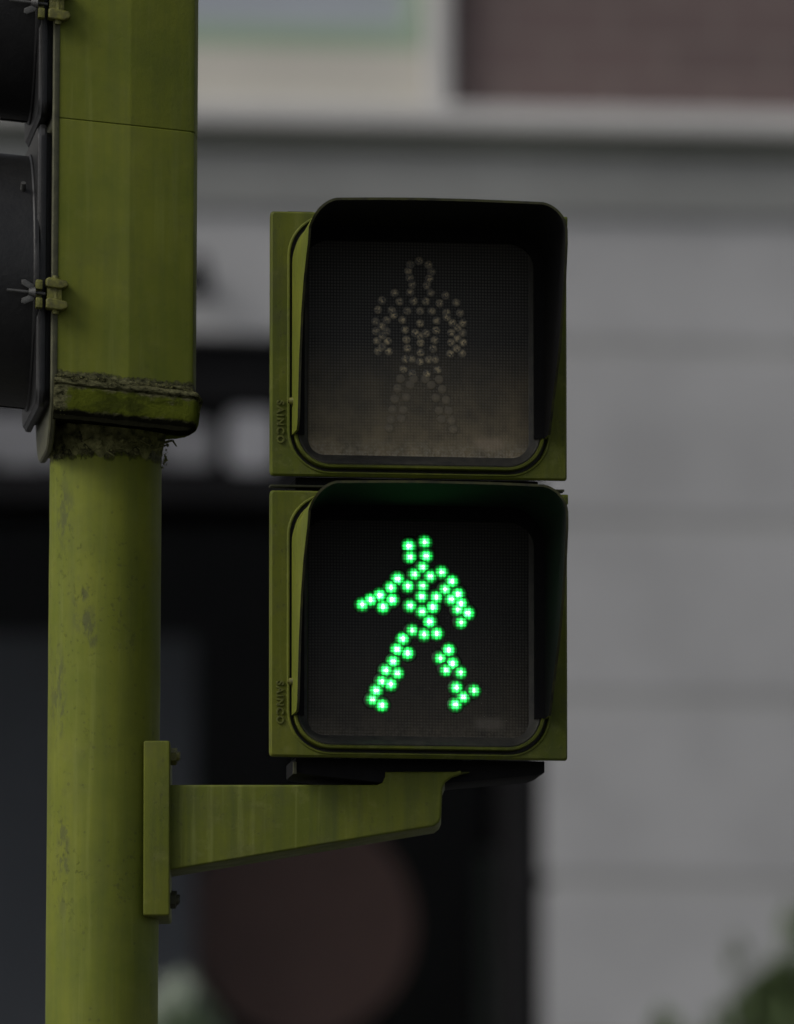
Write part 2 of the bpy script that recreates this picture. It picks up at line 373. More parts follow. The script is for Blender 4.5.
for a, b, k in ((-260, -150, 0), (-140, -70, 1), (-55, -8, 1), (-8, 48, 1), (48, 96, 1), (106, 158, 2), (160, 213, 1), (229, 276, 0), (298, 345, 2), (356, 410, 1), (420, 470, 2), (476, 525, 2)):
    bm = bmesh.new(); xa, xb, za, zb_ = bx(a, .05), bx(b, .05), bz(474 - random.uniform(0, 10), .05) + .002, bz(408 + random.uniform(0, 20), .05) - .002
    prism(bm, [((xa + xb) / 2 + u, (za + zb_) / 2 + v_) for u, v_ in rr(xb - xa, zb_ - za, .018, 4)], .05, .065)
    obj('transom_pane', bm, trans[k], bld, 1)
bm = bmesh.new(); box(bm, bx(-420, .7), bx(196, .7), .70, .74, 0, bz(640, .7), .004); obj('shutter_panel', bm, M['slate'], bld, 1)
gm, gn, gp = mat('shop glass')
tr = N(gn, 'BsdfTransparent'); gl = N(gn, 'BsdfGlossy', Roughness=.03); ms = N(gn, 'MixShader', Fac=.004)
gn.links.new(tr.outputs[0], ms.inputs[1]); gn.links.new(gl.outputs[0], ms.inputs[2]); gn.links.new(ms.outputs[0], gn.nodes['Material Output'].inputs[0])
bm = bmesh.new(); box(bm, xo0 + .02, xo1 - .02, .24, .25, .1, bz(505, .05) - .003); obj('shop_window', bm, gm, bld, 1)

# things at the shopfront
def bw(px, py, dep): x, z = bl(px, py, dep); return BM @ Vector((x, dep, z))
o = empty('round_sign', bw(300, 924, 1.2), YAW_B)
tag(o, 'large round dull red sign hanging inside the dark shopfront below the bracket arm', 'sign')
rs = 113 * (bl(301, 512, 1.2)[0] - bl(300, 512, 1.2)[0])
bm = bmesh.new(); cyl(bm, (0, -.02, 0), (0, .02, 0), rs, n=64); obj('sign_disc', bm, simple('dull dark red', (.26, .155, .130), .7, .25, 5, .3), o, 1)
bm = bmesh.new(); cyl(bm, (-.1, .03, rs * .8), (-.1, .03, 1.4), .006, n=8); cyl(bm, (.1, .03, rs * .8), (.1, .03, 1.4), .006, n=8)
obj('hanging_rod', bm, M['interior'], o, 1)
# faded curtain inside, beside the pier
bm = bmesh.new(); cx0, cx1 = bx(478, .8), bx(538, .8); zc = bz(850, .8); ring = []
for i in range(41):
    t = i / 40; ring.append((cx0 + (cx1 - cx0) * t - (cx0 + cx1) / 2, .03 * math.sin(t * 26), 0))
a = [bm.verts.new(Vector(p) + Vector((0, 0, zc))) for p in ring]; b = [bm.verts.new(Vector(p) + Vector((0, 0, .15))) for p in ring]
for i in range(40): bm.faces.new((a[i], a[i+1], b[i+1], b[i]))
r = bmesh.ops.solidify(bm, geom=bm.faces[:], thickness=.004)
o = obj('curtain', bm, simple('grey green curtain', (.13, .155, .14), .9, .4, 8, .1), None, 1, smooth=60)
o.location = BM @ Vector(((cx0 + cx1) / 2, .8, 0)); o.rotation_euler = (0, 0, YAW_B)
tag(o, 'dim grey green curtain hanging inside the shopfront next to the stone wall', 'curtain')
# small dark lamp on the lintel
o = empty('wall_lamp', bw(193, 280, 0), YAW_B); tag(o, 'small dark lamp on the grey lintel, half hidden by the yellow housing', 'lamp')
k = .002
bm = bmesh.new(); cyl(bm, (0, 0, 0), (0, -.012, 0), 14*k, n=20); obj('wall_plate', bm, M['interior'], o, 1)
bm = bmesh.new(); cyl(bm, (0, -.012, 0), (0, -.07, 4*k), 4*k, n=12); obj('lamp_arm', bm, M['interior'], o, 1)
bm = bmesh.new(); cyl(bm, (0, -.08, -22*k), (0, -.08, 18*k), 15*k, 8*k, n=24); obj('lamp_shade', bm, M['interior'], o, 1, smooth=40)

def leaf_cloud(bm, c, rad, n, size, seed, bias=(1, 1, 1)):
    rnd = random.Random(seed)
    for i in range(n):
        d = Vector((rnd.gauss(0, 1), rnd.gauss(0, 1), rnd.gauss(0, 1))).normalized() * (rnd.random() ** .45) * rad
        d = Vector((d.x * bias[0], d.y * bias[1], d.z * bias[2])); p = Vector(c) + d
        q = Vector((rnd.gauss(0, 1), rnd.gauss(0, 1), rnd.gauss(0, 1) + .4)).to_track_quat('Z', 'Y').to_matrix()
        s = size * rnd.uniform(.6, 1.3)
        vs = [bm.verts.new(p + q @ Vector(u)) for u in ((0, -s, 0), (s*.38, -s*.2, s*.08), (s*.3, s*.45, s*.05), (0, s, -s*.1), (-s*.3, s*.45, s*.05), (-s*.38, -s*.2, s*.08))]
        bm.faces.new(vs)
leafm = simple('dark green leaves', (.085, .125, .045), .6, .5, 9, .3, c2=(.055, .08, .03))
base = bw(775, 1024, -.7); base.z = .13
o = empty('shrub', base); tag(o, 'leafy dark green shrub growing against the pale stone wall at lower right', 'shrub')
bm = bmesh.new(); top = at(775, 1024, base.y).z - .13
def off(px, py):
    q = at(px, py, base.y); return q - base
for px, py, rd, nn in ((788, 985, .07, 150), (762, 1005, .065, 150), (800, 1030, .10, 200), (745, 1040, .08, 150), (700, 1060, .06, 70), (662, 1030, .035, 22), (804, 925, .055, 50), (735, 950, .03, 9), (675, 1090, .09, 160), (770, 1110, .16, 350), (700, 1150, .16, 300), (835, 1010, .12, 160), (860, 1090, .16, 250)):
    leaf_cloud(bm, off(px, py), rd, nn, .022, int(px))
obj('foliage', bm, leafm, o, 1, recalc=False)
bm = bmesh.new()
for px, py in ((778, 985), (735, 1050), (664, 1040), (800, 925), (830, 1010)):
    q = off(px, py); cyl(bm, (q.x * .15, 0, 0), (q.x * .6, 0, q.z * .55), .02, .013, 8); cyl(bm, (q.x * .6, 0, q.z * .55), q, .013, .004, 8)
obj('stem', bm, simple('brown bark', (.08, .06, .04), .9, .4, 30, .1), o, 1, smooth=40)
# pale flowering plant, mostly behind the pole
base = bw(178, 1024, -.35); base.z = .13
o = empty('flowering_plant', base); tag(o, 'tall plant with white blooms behind the pole, below the bracket arm', 'plant')
pot = simple('dark clay pot', (.03, .022, .02), .8, .3, 20, .2)
bm = bmesh.new(); cyl(bm, (0, 0, 0), (0, 0, .5), .15, .2, 32); obj('pot', bm, pot, o, 1, smooth=40)
bm = bmesh.new(); q = off(178, 1040)
for dx in (-.06, 0, .05): cyl(bm, (dx * .5, 0, .45), (q.x + dx, q.y, q.z), .012, .006, 8)
obj('stem', bm, leafm, o, 1)
bm = bmesh.new()
for px, py, rd, nn in ((180, 1050, .09, 130), (165, 1075, .1, 150), (185, 1130, .15, 250), (196, 1020, .04, 40)): leaf_cloud(bm, off(px, py), rd, nn, .022, int(px) + 5)
obj('foliage', bm, simple('fresh green leaves', (.07, .13, .04), .6, .4, 9, .3), o, 1, recalc=False)
bm = bmesh.new()
for px, py, rd, nn in ((176, 992, .04, 90), (192, 1010, .04, 80), (165, 1016, .05, 130), (204, 1034, .04, 80)): leaf_cloud(bm, off(px, py), rd, nn, .014, int(px) + 9)
obj('bloom', bm, simple('white petals', (.52, .58, .48), .7, .2, 9, .2), o, 1, recalc=False)

# ------------------------------------------------------------------ signal pole
px_ = at(104, 700, 0).x
top_z = at(104, 425, 0).z
TILT = R(.22)
bm = bmesh.new()
H = (top_z) / U; rings = []
for i in range(140):
    z = H * i / 139; ring = []
    for j in range(72):
        a = 2 * math.pi * j / 72
        rr_ = 56 + .35 * mnoise.noise(Vector((math.cos(a) * 2, math.sin(a) * 2, z * .02)))
        ring.append((rr_ * math.cos(a), rr_ * math.sin(a), z))
    rings.append(ring)
loft(bm, rings, True, True)
bpole = Vector((px_ - math.tan(TILT) * at(104, 700, 0).z, 0, 0))
o = obj('signal_pole', bm, M['paint_pole'], None, U, 40)
o.location = bpole; o.rotation_euler = (0, TILT, 0)
tag(o, 'thick round olive yellow steel pole carrying both signals', 'pole')

# ------------------------------------------------------------------ mounting bracket
org = at(157, 827, 0)
br = empty('mounting_bracket', org)
tag(br, 'olive yellow tapered bracket arm bolted to the pole under the pedestrian signal', 'bracket')
bm = bmesh.new(); y0 = -47
box(bm, 144.5-157, 171-157, y0, 47, zl(913, 827, y0), zl(740, 827, y0), 3, 3)
obj('mounting_plate', bm, M['paint_arm'], br, U, 35)
bm = bmesh.new(); y0 = -37
poly = [(167,784),(376,784),(381,782),(384,776),(384,771),(468,771),(460,773),(450,776.5),(444,781),(441,788),(440,816),(438,821),(433,825),(167,869)]
prism(bm, [(x-157, zl(y, 827, y0)) for x, y in poly][::-1], y0, 37, 3.0, 4)
obj('arm', bm, M['paint_arm'], br, U, 35)
for (yy, cyl_y) in ((757, -26), (757, 26), (899, -26), (899, 26)):
    bm = bmesh.new(); z = zl(yy, 827, cyl_y)
    cyl(bm, (13, cyl_y, z), (19.5, cyl_y, z), 8, n=6); cyl(bm, (19.5, cyl_y, z), (22.5, cyl_y, z), 4.2, n=14)
    obj('bolt', bm, M['dark'] if yy > 800 else M['oldyellow'], br, U, 30)
bm = bmesh.new()                                                     # weld bead where arm meets plate
for i in range(46):
    z = zl(788, 827, -37) + (zl(862, 827, -37) - zl(788, 827, -37)) * i / 45
    bmesh.ops.create_icosphere(bm, subdivisions=1, radius=2.0 + random.random() * .5, matrix=Matrix.Translation((14, -36.2, z)))
obj('weld_bead', bm, M['paint_arm'], br, U, 60)

# ------------------------------------------------------------------ pedestrian signal
YAW = R(7.5)
ped = empty('pedestrian_signal', at(411, 766.5, 0), YAW)
tag(ped, 'square olive yellow pedestrian signal with two hooded lamps, a green walking figure lit', 'pedestrian signal')
FY = -62                         # depth of the front plane
MH, MW = 266, 298
def to_local(px, py, cpy, y):    # photo pixel -> module-local x, z at local depth y (module centre row cpy)
    return ((px - 419) + y * math.sin(YAW)) / math.cos(YAW), (cpy - py + y * SE) / CE
ON = [(345,120),(415,108),(343,175),(425,170),(402,225),(287,282),(362,270),(442,272),(498,255),(252,332),(335,325),(402,320),(515,333),(552,300),(202,370),(585,355),(402,375),(475,375),(155,397),(262,395),(548,388),(600,402),(110,422),(215,428),(345,420),(402,447),(462,425),(578,438),(635,450),(592,492),(448,495),(350,543),(412,560),(478,550),(313,588),(285,637),(338,658),(263,690),(540,637),(490,672),(558,695),(518,728),(588,745),(225,738),(280,755),(203,790),(252,810),(572,818),(655,835),(180,840),(605,868),(155,888),(208,908),(568,903)]
ON = [(340 + x / 4.965, 520 + y / 4.965) for x, y in ON]
OFF = [(250,55),(205,75),(298,75),(195,108),(313,110),(202,142),(303,145),(215,178),(290,180),(205,217),(310,217),(222,262),(285,262),
 (125,222),(385,230),(150,265),(355,270),(60,262),(440,265),(40,310),(110,312),(190,312),(255,312),(315,312),(390,318),(460,318),
 (28,370),(85,362),(30,420),(85,420),(35,470),(90,470),(40,522),(95,522),(420,370),(475,370),(415,420),(475,420),(415,470),(475,470),(410,527),(470,525),
 (165,360),(340,360),(255,375),(178,410),(337,410),(230,425),(285,425),(185,460),(330,460),(258,475),(190,505),(322,505),(258,525),(180,560),(255,572),(332,560),
 (170,612),(345,612),(155,660),(352,660),(215,632),(290,632),(140,710),(368,710),(205,690),(312,690),(126,765),(388,765),(185,755),(335,755),(115,820),(402,820),(170,820),(352,820),(106,872),(415,872),(160,865),(365,865),(98,915),(425,915),(255,440),(120,335),(392,340),(60,395),(448,395),(62,445),(445,448),(62,500),(442,500),(212,560),(300,560),(222,660),(282,660)]
OFF = [(370 + x / 5.12, 250 + y / 5.12) for x, y in OFF]

def led_mesh(name, m, r, h):
    bm = bmesh.new(); rings = []
    prof = [(1, 0), (.97, .25), (.86, .52), (.68, .75), (.45, .91), (.2, .985)]
    for pr, ph in prof:
        rings.append([(r * pr * math.cos(2*math.pi*j/18), -h * ph, r * pr * math.sin(2*math.pi*j/18)) for j in range(18)])
    loft(bm, rings, True, True)
    bmesh.ops.recalc_face_normals(bm, faces=bm.faces)
    for v in bm.verts: v.co *= U
    me = bpy.data.meshes.new(name); bm.to_mesh(me); bm.free(); me.materials.append(m)
    for p in me.polygons: p.use_smooth = True
    return me
led_on_me = led_mesh('led', M['led_on'], 9.0, 2.2); led_off_me = led_mesh('led', M['led_off'], 4.5, .3); led_dust_me = led_mesh('led', M['led_dust'], 4.5, .25)

VIS = [(-92, 33), (-89, 38), (-84, 42), (-20, 103), (15, 126), (38, 138), (58, 147), (82, 155), (100, 158), (140, 160)]
VISL = [(-92, 40), (-89, 45), (-84, 48), (-20, 62), (20, 77), (50, 96), (72, 118), (90, 140), (104, 155), (118, 160), (150, 160)]   # the left cheek is cut back further
def vdepth(z, x=1):
    VS = VISL if x < 0 else VIS
    if x < 0 and z > 117 and abs(x) < 100: return 160
    if z <= VS[0][0]: return VS[0][1]
    for (a, da), (b, db) in zip(VS, VS[1:]):
        if z <= b: return da + (db - da) * (z - a) / (b - a)
    return VS[-1][1]
def visor_bm(seed):
    # outline seen from the front, from lower left over the top to lower right
    rnd = random.Random(seed); wd, h, r = 127.5, 121, 40
    pts = [(-wd, -92 + (h - r + 92) * i / 34) for i in range(35)]
    for i in range(1, 13):
        a = R(180 - 90 * i / 12); pts.append((-wd + r + r * math.cos(a), h - r + r * math.sin(a)))
    for i in range(1, 24): pts.append((-wd + r + (2 * wd - 2 * r) * i / 24, h))
    for i in range(13):
        a = R(90 - 90 * i / 12); pts.append((wd - r + r * math.cos(a), h - r + r * math.sin(a)))
    for i in range(1, 35): pts.append((wd, h - r - (h - r + 92) * i / 34))
    n = len(pts); T = 2.4; K = 14
    nrm = []
    for i in range(n):
        a = Vector(pts[max(i-1, 0)]); b = Vector(pts[min(i+1, n-1)]); d = (b - a).normalized(); nrm.append(Vector((-d.y, d.x)))
    bm = bmesh.new()
    def P(i, k, inset):
        x, z = pts[i]; d = vdepth(z, x) * k / K
        edge = 0
        if k == K: edge = .8 * mnoise.noise(Vector((x * .03, z * .03, seed)))
        crown = 3.0 * (1 - (x / wd) ** 2) * (1 if z > 80 else 0) * min(1, max(0, (z - 86) / 40)) * (k / K)
        # hood corner tightens towards its mouth
        if abs(x) > wd - r and z > h - r:
            f = k / K * .62; cx = math.copysign(wd, x); x += (cx - x) * f * .45; z += (h - z) * f * .45
        return Vector((x - nrm[i].x * inset, -d - edge + 3, z + crown - nrm[i].y * inset))
    go = [[bm.verts.new(P(i, k, 0)) for k in range(K + 1)] for i in range(n)]
    gi = [[bm.verts.new(P(i, k, T)) for k in range(K + 1)] for i in range(n)]
    for i in range(n - 1):
        for k in range(K):
            bm.faces.new((go[i][k], go[i][k+1], go[i+1][k+1], go[i+1][k])).material_index = 0
            bm.faces.new((gi[i][k], gi[i+1][k], gi[i+1][k+1], gi[i][k+1])).material_index = 1
        bm.faces.new((go[i][K], gi[i][K], gi[i+1][K], go[i+1][K])).material_index = 2
        bm.faces.new((go[i][0], go[i+1][0], gi[i+1][0], gi[i][0])).material_index = 1
    gf = [bm.verts.new(Vector((pts[i][0] - nrm[i].x * 12, -4.5, pts[i][1] - nrm[i].y * 16))) for i in range(n)]   # black inner flange over the door frame
    gb = [bm.verts.new(Vector((pts[i][0] - nrm[i].x * 12, 3, pts[i][1] - nrm[i].y * 16))) for i in range(n)]
    ge = [bm.verts.new(Vector((pts[i][0] - nrm[i].x * T, -5.5, pts[i][1] - nrm[i].y * T))) for i in range(n)]
    for i in range(n - 1):
        bm.faces.new((ge[i], ge[i+1], gf[i+1], gf[i])).material_index = 1
        bm.faces.new((gf[i], gf[i+1], gb[i+1], gb[i])).material_index = 1
    for i in (0, n - 1):
        for k in range(K): bm.faces.new((go[i][k], go[i][k+1], gi[i][k+1], gi[i][k])).material_index = 0
    return bm

def text_mesh(txt, size, ext, m):
    cu = bpy.data.curves.new('lettering', 'FONT'); cu.body = txt; cu.size = size; cu.extrude = ext; cu.bevel_depth = ext * .5; cu.space_character = 1.25
    cu.align_x = 'CENTER'; cu.align_y = 'CENTER'; cu.offset = size * .012
    o = bpy.data.objects.new('lettering', cu); col.objects.link(o)
    dg = bpy.context.evaluated_depsgraph_get(); me = bpy.data.meshes.new_from_object(o.evaluated_get(dg))
    bpy.data.objects.remove(o); me.materials.clear(); me.materials.append(m); return me

for mod, (cpy, lit) in enumerate(((345.5, False), (623.5, True))):
    cz = ((765 - cpy) + FY * SE) / CE
    def F(wd, h, r, y): return [(x, FY + y, cz + z) for x, z in rr(wd, h, r, 10)]
    # housing shell: back, tapered sides, front border, groove down to the door frame
    bm = bmesh.new()
    loft(bm, [F(250, 226, 14, 112), F(262, 238, 14, 108), F(284, 257, 10, 14), F(MW, MH - 3, 4, 9), F(MW, MH, 3, 5), F(MW - .6, MH - .6, 3, 2), F(MW - 4, MH - 4, 2.5, 0), F(265, 261.5, 43, 0), F(262.5, 259.5, 42, -1.6), F(260, 257.5, 41, -1.6), F(258.5, 256.2, 40, 0), F(258, 255.8, 40, 11.5), F(230, 230, 30, 12)], True, False)
    hs = obj('signal_housing', bm, M['paint_ped'], ped, U, 32)
    bm = bmesh.new()
    loft(bm, [F(251.5, 249, 37, 10.5), F(251.5, 249, 37, -3), F(250, 247.5, 36.5, -4.5), F(246.5, 244, 35, -4.5), F(244.5, 242, 34, -2.5), F(244, 241.5, 34, 3)])
    obj('door_frame', bm, M['paint_ped'], ped, U, 40)
    bm = bmesh.new()
    loft(bm, [F(257.5, 255.3, 40, 9.5), F(247, 244.5, 36, 9.5)])
    loft(bm, [F(245, 242.5, 34, 4.5), F(244.6, 242.1, 34, -1.5), F(241, 239, 32, -2.2), F(238, 236, 30, -1), F(234, 231, 26, 2), F(222, 221, 17, 7)])
    obj('gasket', bm, M['rubber'], ped, U, 40)
    bm = bmesh.new()
    rings = [[(x, 0, z) for x, z in rr(224, 223, 18, 10)], [(x, -1.5, z) for x, z in rr(200, 200, 16, 10)], [(x, -2, z) for x, z in rr(120, 120, 14, 10)]]
    loft(bm, rings, False, True)
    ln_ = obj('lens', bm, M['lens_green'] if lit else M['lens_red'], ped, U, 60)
    ln_.location = Vector((1.5, FY + 7.5, cz)) * U
    pts = ON if lit else OFF
    for (qx, qy) in pts:
        x, z = to_local(qx, qy, cpy, 7)
        l = bpy.data.objects.new('led' if lit else 'unlit_led', led_on_me if lit else (led_off_me if qy < 375 else led_dust_me)); col.objects.link(l); l.parent = ln_
        l.location = Vector((x - 1.5, -2.0 if abs(x) < 60 else -1.7, z)) * U
    v = obj('visor', visor_bm(mod), [M['paint'], M['black'], M['rim']], ped, U, 35); v.location = Vector((0, FY, cz)) * U
    # cast lettering down the left border
    t = bpy.data.objects.new('lettering', text_mesh('SAINCO', 10 * U, .5 * U, M['letter'])); col.objects.link(t); t.parent = ped
    x, z = to_local(281, cpy + 78.5, cpy, -1)
    t.location = Vector((x, FY - .9, z + cz)) * U
    t.rotation_euler = Matrix(((0, 1, 0), (0, 0, -1), (-1, 0, 0))).to_euler()
    for (sx_, sz_) in ((-127.5, -59), (128.5, -3)):
        bm = bmesh.new(); s = math.copysign(1, sx_)
        cyl(bm, (sx_, FY - 6, cz + sz_), (sx_ + s * 3.5, FY - 6, cz + sz_), 4, 3.2, 12)
        cyl(bm, (sx_ + s*3.5, FY - 6, cz + sz_), (sx_ + s * 5, FY - 6, cz + sz_), 2, n=10)
        obj('visor_screw', bm, M['oldyellow'], ped, U, 30)
    bm = bmesh.new(); box(bm, -131, -105, FY + 12, FY + 40, cz + MH/2 - 6, cz + MH/2 + 2, 1.5); obj('latch', bm, M['dark'], ped, U)
    bm = bmesh.new(); box(bm, 140, 150.5, FY + 4, FY + 20, cz + MH/2 - 9, cz + MH/2 + 1, 1.5); obj('hinge', bm, M['paint'], ped, U)
# coupling between the two housings, and the foot the arm carries
zu = ((765 - 345.5) + FY * SE) / CE - MH/2; zd = ((765 - 623.5) + FY * SE) / CE + MH/2
bm = bmesh.new(); box(bm, -122, 122, FY + 16, FY + 104, zd - 1, zu + 1, 2); obj('coupling', bm, M['black'], ped, U)
bm = bmesh.new(); box(bm, -148, 147, FY + 7, FY + 22, zd + 4.2, zd + 6.4, .5); obj('coupling_strip', bm, M['dark'], ped, U)
zb = ((765 - 623.5) + FY * SE) / CE - MH/2
bm = bmesh.new()
prism(bm, [(-120, zb + 2), (-120, zb - 12), (-112, zb - 14), (-30, zb - 22), (25, zb - 22), (122, zb - 12), (130, zb - 9), (130, zb + 2)], -32, FY + 106, 1.5)
obj('foot', bm, M['black'], ped, U, 30)
bm = bmesh.new(); box(bm, -122.5, -119, -34.5, -31, zb - 14, zb - 2, .5); obj('foot_tab', bm, M['flange'], ped, U)

# ------------------------------------------------------------------ vehicle traffic light, side on, on top of the pole
YT = R(6); SH = -.085
T0 = 429
tl = empty('traffic_light', at(106, T0, 0), YT)
tl.rotation_euler = (0, TILT, YT)
tag(tl, 'tall olive yellow traffic light seen side on, with black doors and visors facing left', 'traffic light')
def shear(bm):
    for v in bm.verts: v.co.z += SH * v.co.x
W = 105
def plan(x0, x1, wy, r, z, n=6):           # rounded plan outline at height z
    return [(x + (x0 + x1) / 2, y, z) for x, y in rr(x1 - x0, wy * 2, r, n)]
def crease(ring, c=2.0):                   # the near side is folded slightly along its middle
    out = []
    for x, y, z in ring: out.append((x, y, z))
    return out
def panel_section(z0, z1, extra=0):
    bm = bmesh.new(); xs0, xs1, xm = -60 - extra, 79 + extra, 14
    prof = [(xs0, -W - extra), (xm - 1.5, -W - .1 - extra), (xm, -W - .42 - extra), (xm + 1.5, -W - .1 - extra), (xs1 - 5, -W + .5 - extra), (xs1 - 1.3, -W + 2), (xs1, -W + 5.5), (xs1 + 6, -60), (xs1 + 9, 0), (xs1 + 6, 60), (xs1, W - 9), (xs1 - 1.5, W - 5), (xs1 - 6, W), (xs0, W + extra)]
    return bm, prof
zs = [30, 292, 584, 876]
for a, b in zip(zs, zs[1:]):
    bm, prof = panel_section(a, b)
    def ring(z, s): return [(x if x < -50 else x - s, y + (s if y < 0 else -s), z) for x, y in prof]
    loft(bm, [ring(a, 1.2), ring(a + 1.0, .1), ring(a + 2.2, 0), ring(b - 2.2, 0), ring(b - 1.0, .1), ring(b, 1.2)], True, True)
    shear(bm); obj('housing', bm, M['paint_head_moss'] if a == 30 else M['paint_head'], tl, U, 25)
# bottom cap with a lip, noisy with moss
bm, prof = panel_section(0, 0)
def cring(z, s, top=False):
    out = []
    m_ = len(prof)
    for i in range(m_):
        a, b = Vector(prof[i]), Vector(prof[(i + 1) % m_])
        k = max(1, int((b - a).length / 5))
        for j in range(k):
            p_ = a.lerp(b, j / k); c_ = Vector((8, 0)); d_ = (p_ - c_)
            p2 = Vector((p_.x + (s if p_.x > 30 else 0) , p_.y + math.copysign(s, p_.y) * min(1, abs(p_.y) / 60)))
            nz = mnoise.noise(Vector((p2.x * .09, p2.y * .09, z * .12))) * 1.5 + mnoise.noise(Vector((p2.x * .3, p2.y * .3, z * .35))) * 1.5
            p2 += d_.normalized() * nz * (.8 if s > 0 else .3)
            out.append((p2.x, p2.y, z + nz * .5 + (.10 * (p2.y + W) if z < 12 else 0)))
    return out
levels = [(35, -.6), (33, 1.2), (31.5, .4), (30, 5.0), (27.5, 5.8), (25.5, 5.4), (24, 2.6), (22, 4.2), (16, 3.6), (8, 3.2), (0, 2.6), (-5, .5), (-9, -5), (-10, -14)]
loft(bm, [cring(z, s) for z, s in levels], True, True)
shear(bm)
def cap_mat():
    m, n, p = mat('mossy olive cap'); v = coords(n)
    sx = N(n, 'SeparateXYZ'); n.links.new(v, sx.inputs[0])
    c = mix(n, ramp(n, noise(n, 18, v, 5), .35, .7), (.082, .098, .012, 1), (.062, .076, .010, 1))
    zz = math_(n, 'ADD', sx.outputs[2], math_(n, 'MULTIPLY', sx.outputs[0], -SH))
    hi = N(n, 'MapRange'); n.links.new(zz, hi.inputs[0]); hi.inputs[1].default_value = .012; hi.inputs[2].default_value = .024
    lo = N(n, 'MapRange'); n.links.new(zz, lo.inputs[0]); lo.inputs[1].default_value = .006; lo.inputs[2].default_value = -.003
    le = N(n, 'MapRange'); n.links.new(sx.outputs[0], le.inputs[0]); le.inputs[1].default_value = -.025; le.inputs[2].default_value = -.052
    pat = ramp(n, noise(n, 38, v, 4, .6, (.6, 1, 1.6)), .52, .64); ri = N(n, 'MapRange'); n.links.new(sx.outputs[0], ri.inputs[0]); ri.inputs[1].default_value = .012; ri.inputs[2].default_value = .03
    c = mix(n, math_(n, 'MULTIPLY', pat, .7), c, (.028, .034, .008, 1))
    g = math_(n, 'MAXIMUM', math_(n, 'MAXIMUM', hi.outputs[0], math_(n, 'MULTIPLY', lo.outputs[0], .8)), math_(n, 'MAXIMUM', le.outputs[0], math_(n, 'MULTIPLY', ri.outputs[0], .38)))
    g = ramp(n, math_(n, 'ADD', math_(n, 'MULTIPLY', g, .5), math_(n, 'MULTIPLY', noise(n, 75, v, 10, .78), .7)), .57, .68)
    mc = ramp(n, noise(n, 150, v, 10, .8, (.7, 1, 1.5)), .40, .68, (.008, .009, .004, 1), (.20, .195, .10, 1))
    gl_ = ramp(n, math_(n, 'ADD', math_(n, 'MULTIPLY', lo.outputs[0], .5), math_(n, 'MULTIPLY', noise(n, 140, v, 6, .7), .5)), .5, .66)
    c = mix(n, gl_, mix(n, g, c, mc), (.007, .007, .004, 1))
    n.links.new(c, p.inputs['Base Color']); p.inputs['Roughness'].default_value = .95; p.inputs['Specular IOR Level'].default_value = 0
    bump(n, p, noise(n, 170, v, 9, .75), .9, .004); return m
obj('bottom_cap', bm, cap_mat(), tl, U, 50)
# crumbly moss line along the joint, and the crust where the pole enters
def crumbs(pts, rmin, rmax, seed):
    rnd = random.Random(seed); bm = bmesh.new()
    for p_ in pts:
        r_ = rnd.uniform(rmin, rmax)
        res = bmesh.ops.create_icosphere(bm, subdivisions=2, radius=r_, matrix=Matrix.Translation(p_) @ Matrix.Rotation(rnd.uniform(0, 6), 4, Vector((rnd.random(), rnd.random(), rnd.random() + .1)).normalized()) @ Matrix.Diagonal((rnd.uniform(.5, 1.5), rnd.uniform(.5, 1.1), rnd.uniform(.4, 1.1), 1)))
        for v in res['verts']:
            v.co += Vector((mnoise.noise(v.co * .5), mnoise.noise(v.co * .5 + Vector((9, 0, 0))), mnoise.noise(v.co * .5 + Vector((0, 9, 0))))) * r_ * .7
    return bm
rnd = random.Random(3); pts = []
for i in range(150):
    x = rnd.uniform(-60, 80); dense = 1 if x < -20 or x > 40 else .6
    if rnd.random() > dense: continue
    pts.append((x, -W - 1.0 - rnd.uniform(0, 2.5), 31 + SH * x + abs(rnd.gauss(0, 3.2))))
for i in range(40):
    x = -60 + abs(rnd.gauss(0, 12)); pts.append((x, -W - 2.5, 31 - rnd.uniform(0, 38) + SH * x))
for i in range(60): pts.append((84 + rnd.uniform(-3, 2), -W + 4 + rnd.uniform(-3, 20), 24 + SH * 80 - rnd.uniform(0, 24)))
obj('moss', crumbs(pts, .3, .9, 5), M['mossm'], tl, U, 70)
bm = bmesh.new(); rings = []
for k in range(26):
    t = k / 25; z = -2 - 46 * t; ring = []
    for j in range(200):
        a = 2 * math.pi * j / 200; q = Vector((math.cos(a) * 5, math.sin(a) * 5, t * 4))
        nz = mnoise.fractal(q, 1.0, 2.0, 5)
        edge = .66 + .28 * mnoise.fractal(Vector((math.cos(a) * 3.2, math.sin(a) * 3.2, 4)), .8, 2.0, 4)
        thick = max(-1.8, (3.4 + 4.5 * nz) * (1 - (t / edge) ** 2) - .6)
        ring.append(((56.2 + thick) * math.cos(a), (56.2 + thick) * math.sin(a), z + 3 * nz))
    rings.append(ring)
loft(bm, rings)
obj('sealant_crust', bm, M['crust'], tl, U, 70)
rnd = random.Random(11); pts = []
for i in range(150):
    a = R(rnd.uniform(180, 360)); rr_ = 57 + rnd.uniform(-.5, 5); pts.append((rr_ * math.cos(a), rr_ * math.sin(a), -14 - abs(rnd.gauss(0, 10))))
for i in range(9): pts.append((57.5 + rnd.uniform(0, 3.5), -12 + rnd.uniform(-8, 8), -24 - rnd.uniform(0, 14)))
bm = crumbs(pts, .5, 1.7, 6)
cyl(bm, (58, -10, -14), (66, -12, -12), 1.5, 1.1, 7); cyl(bm, (66, -12, -12), (70, -12, -18), 1.1, .6, 7)
for i in range(16):                                                  # dry stalks caught in the crust
    a = R(rnd.uniform(200, 330)); p0 = Vector((60 * math.cos(a), 60 * math.sin(a), -16 - rnd.uniform(0, 14)))
    p1 = p0 + Vector((rnd.uniform(-14, 14), -2.5, rnd.uniform(-10, 6))); cyl(bm, p0, p1, .7, .5, 6)
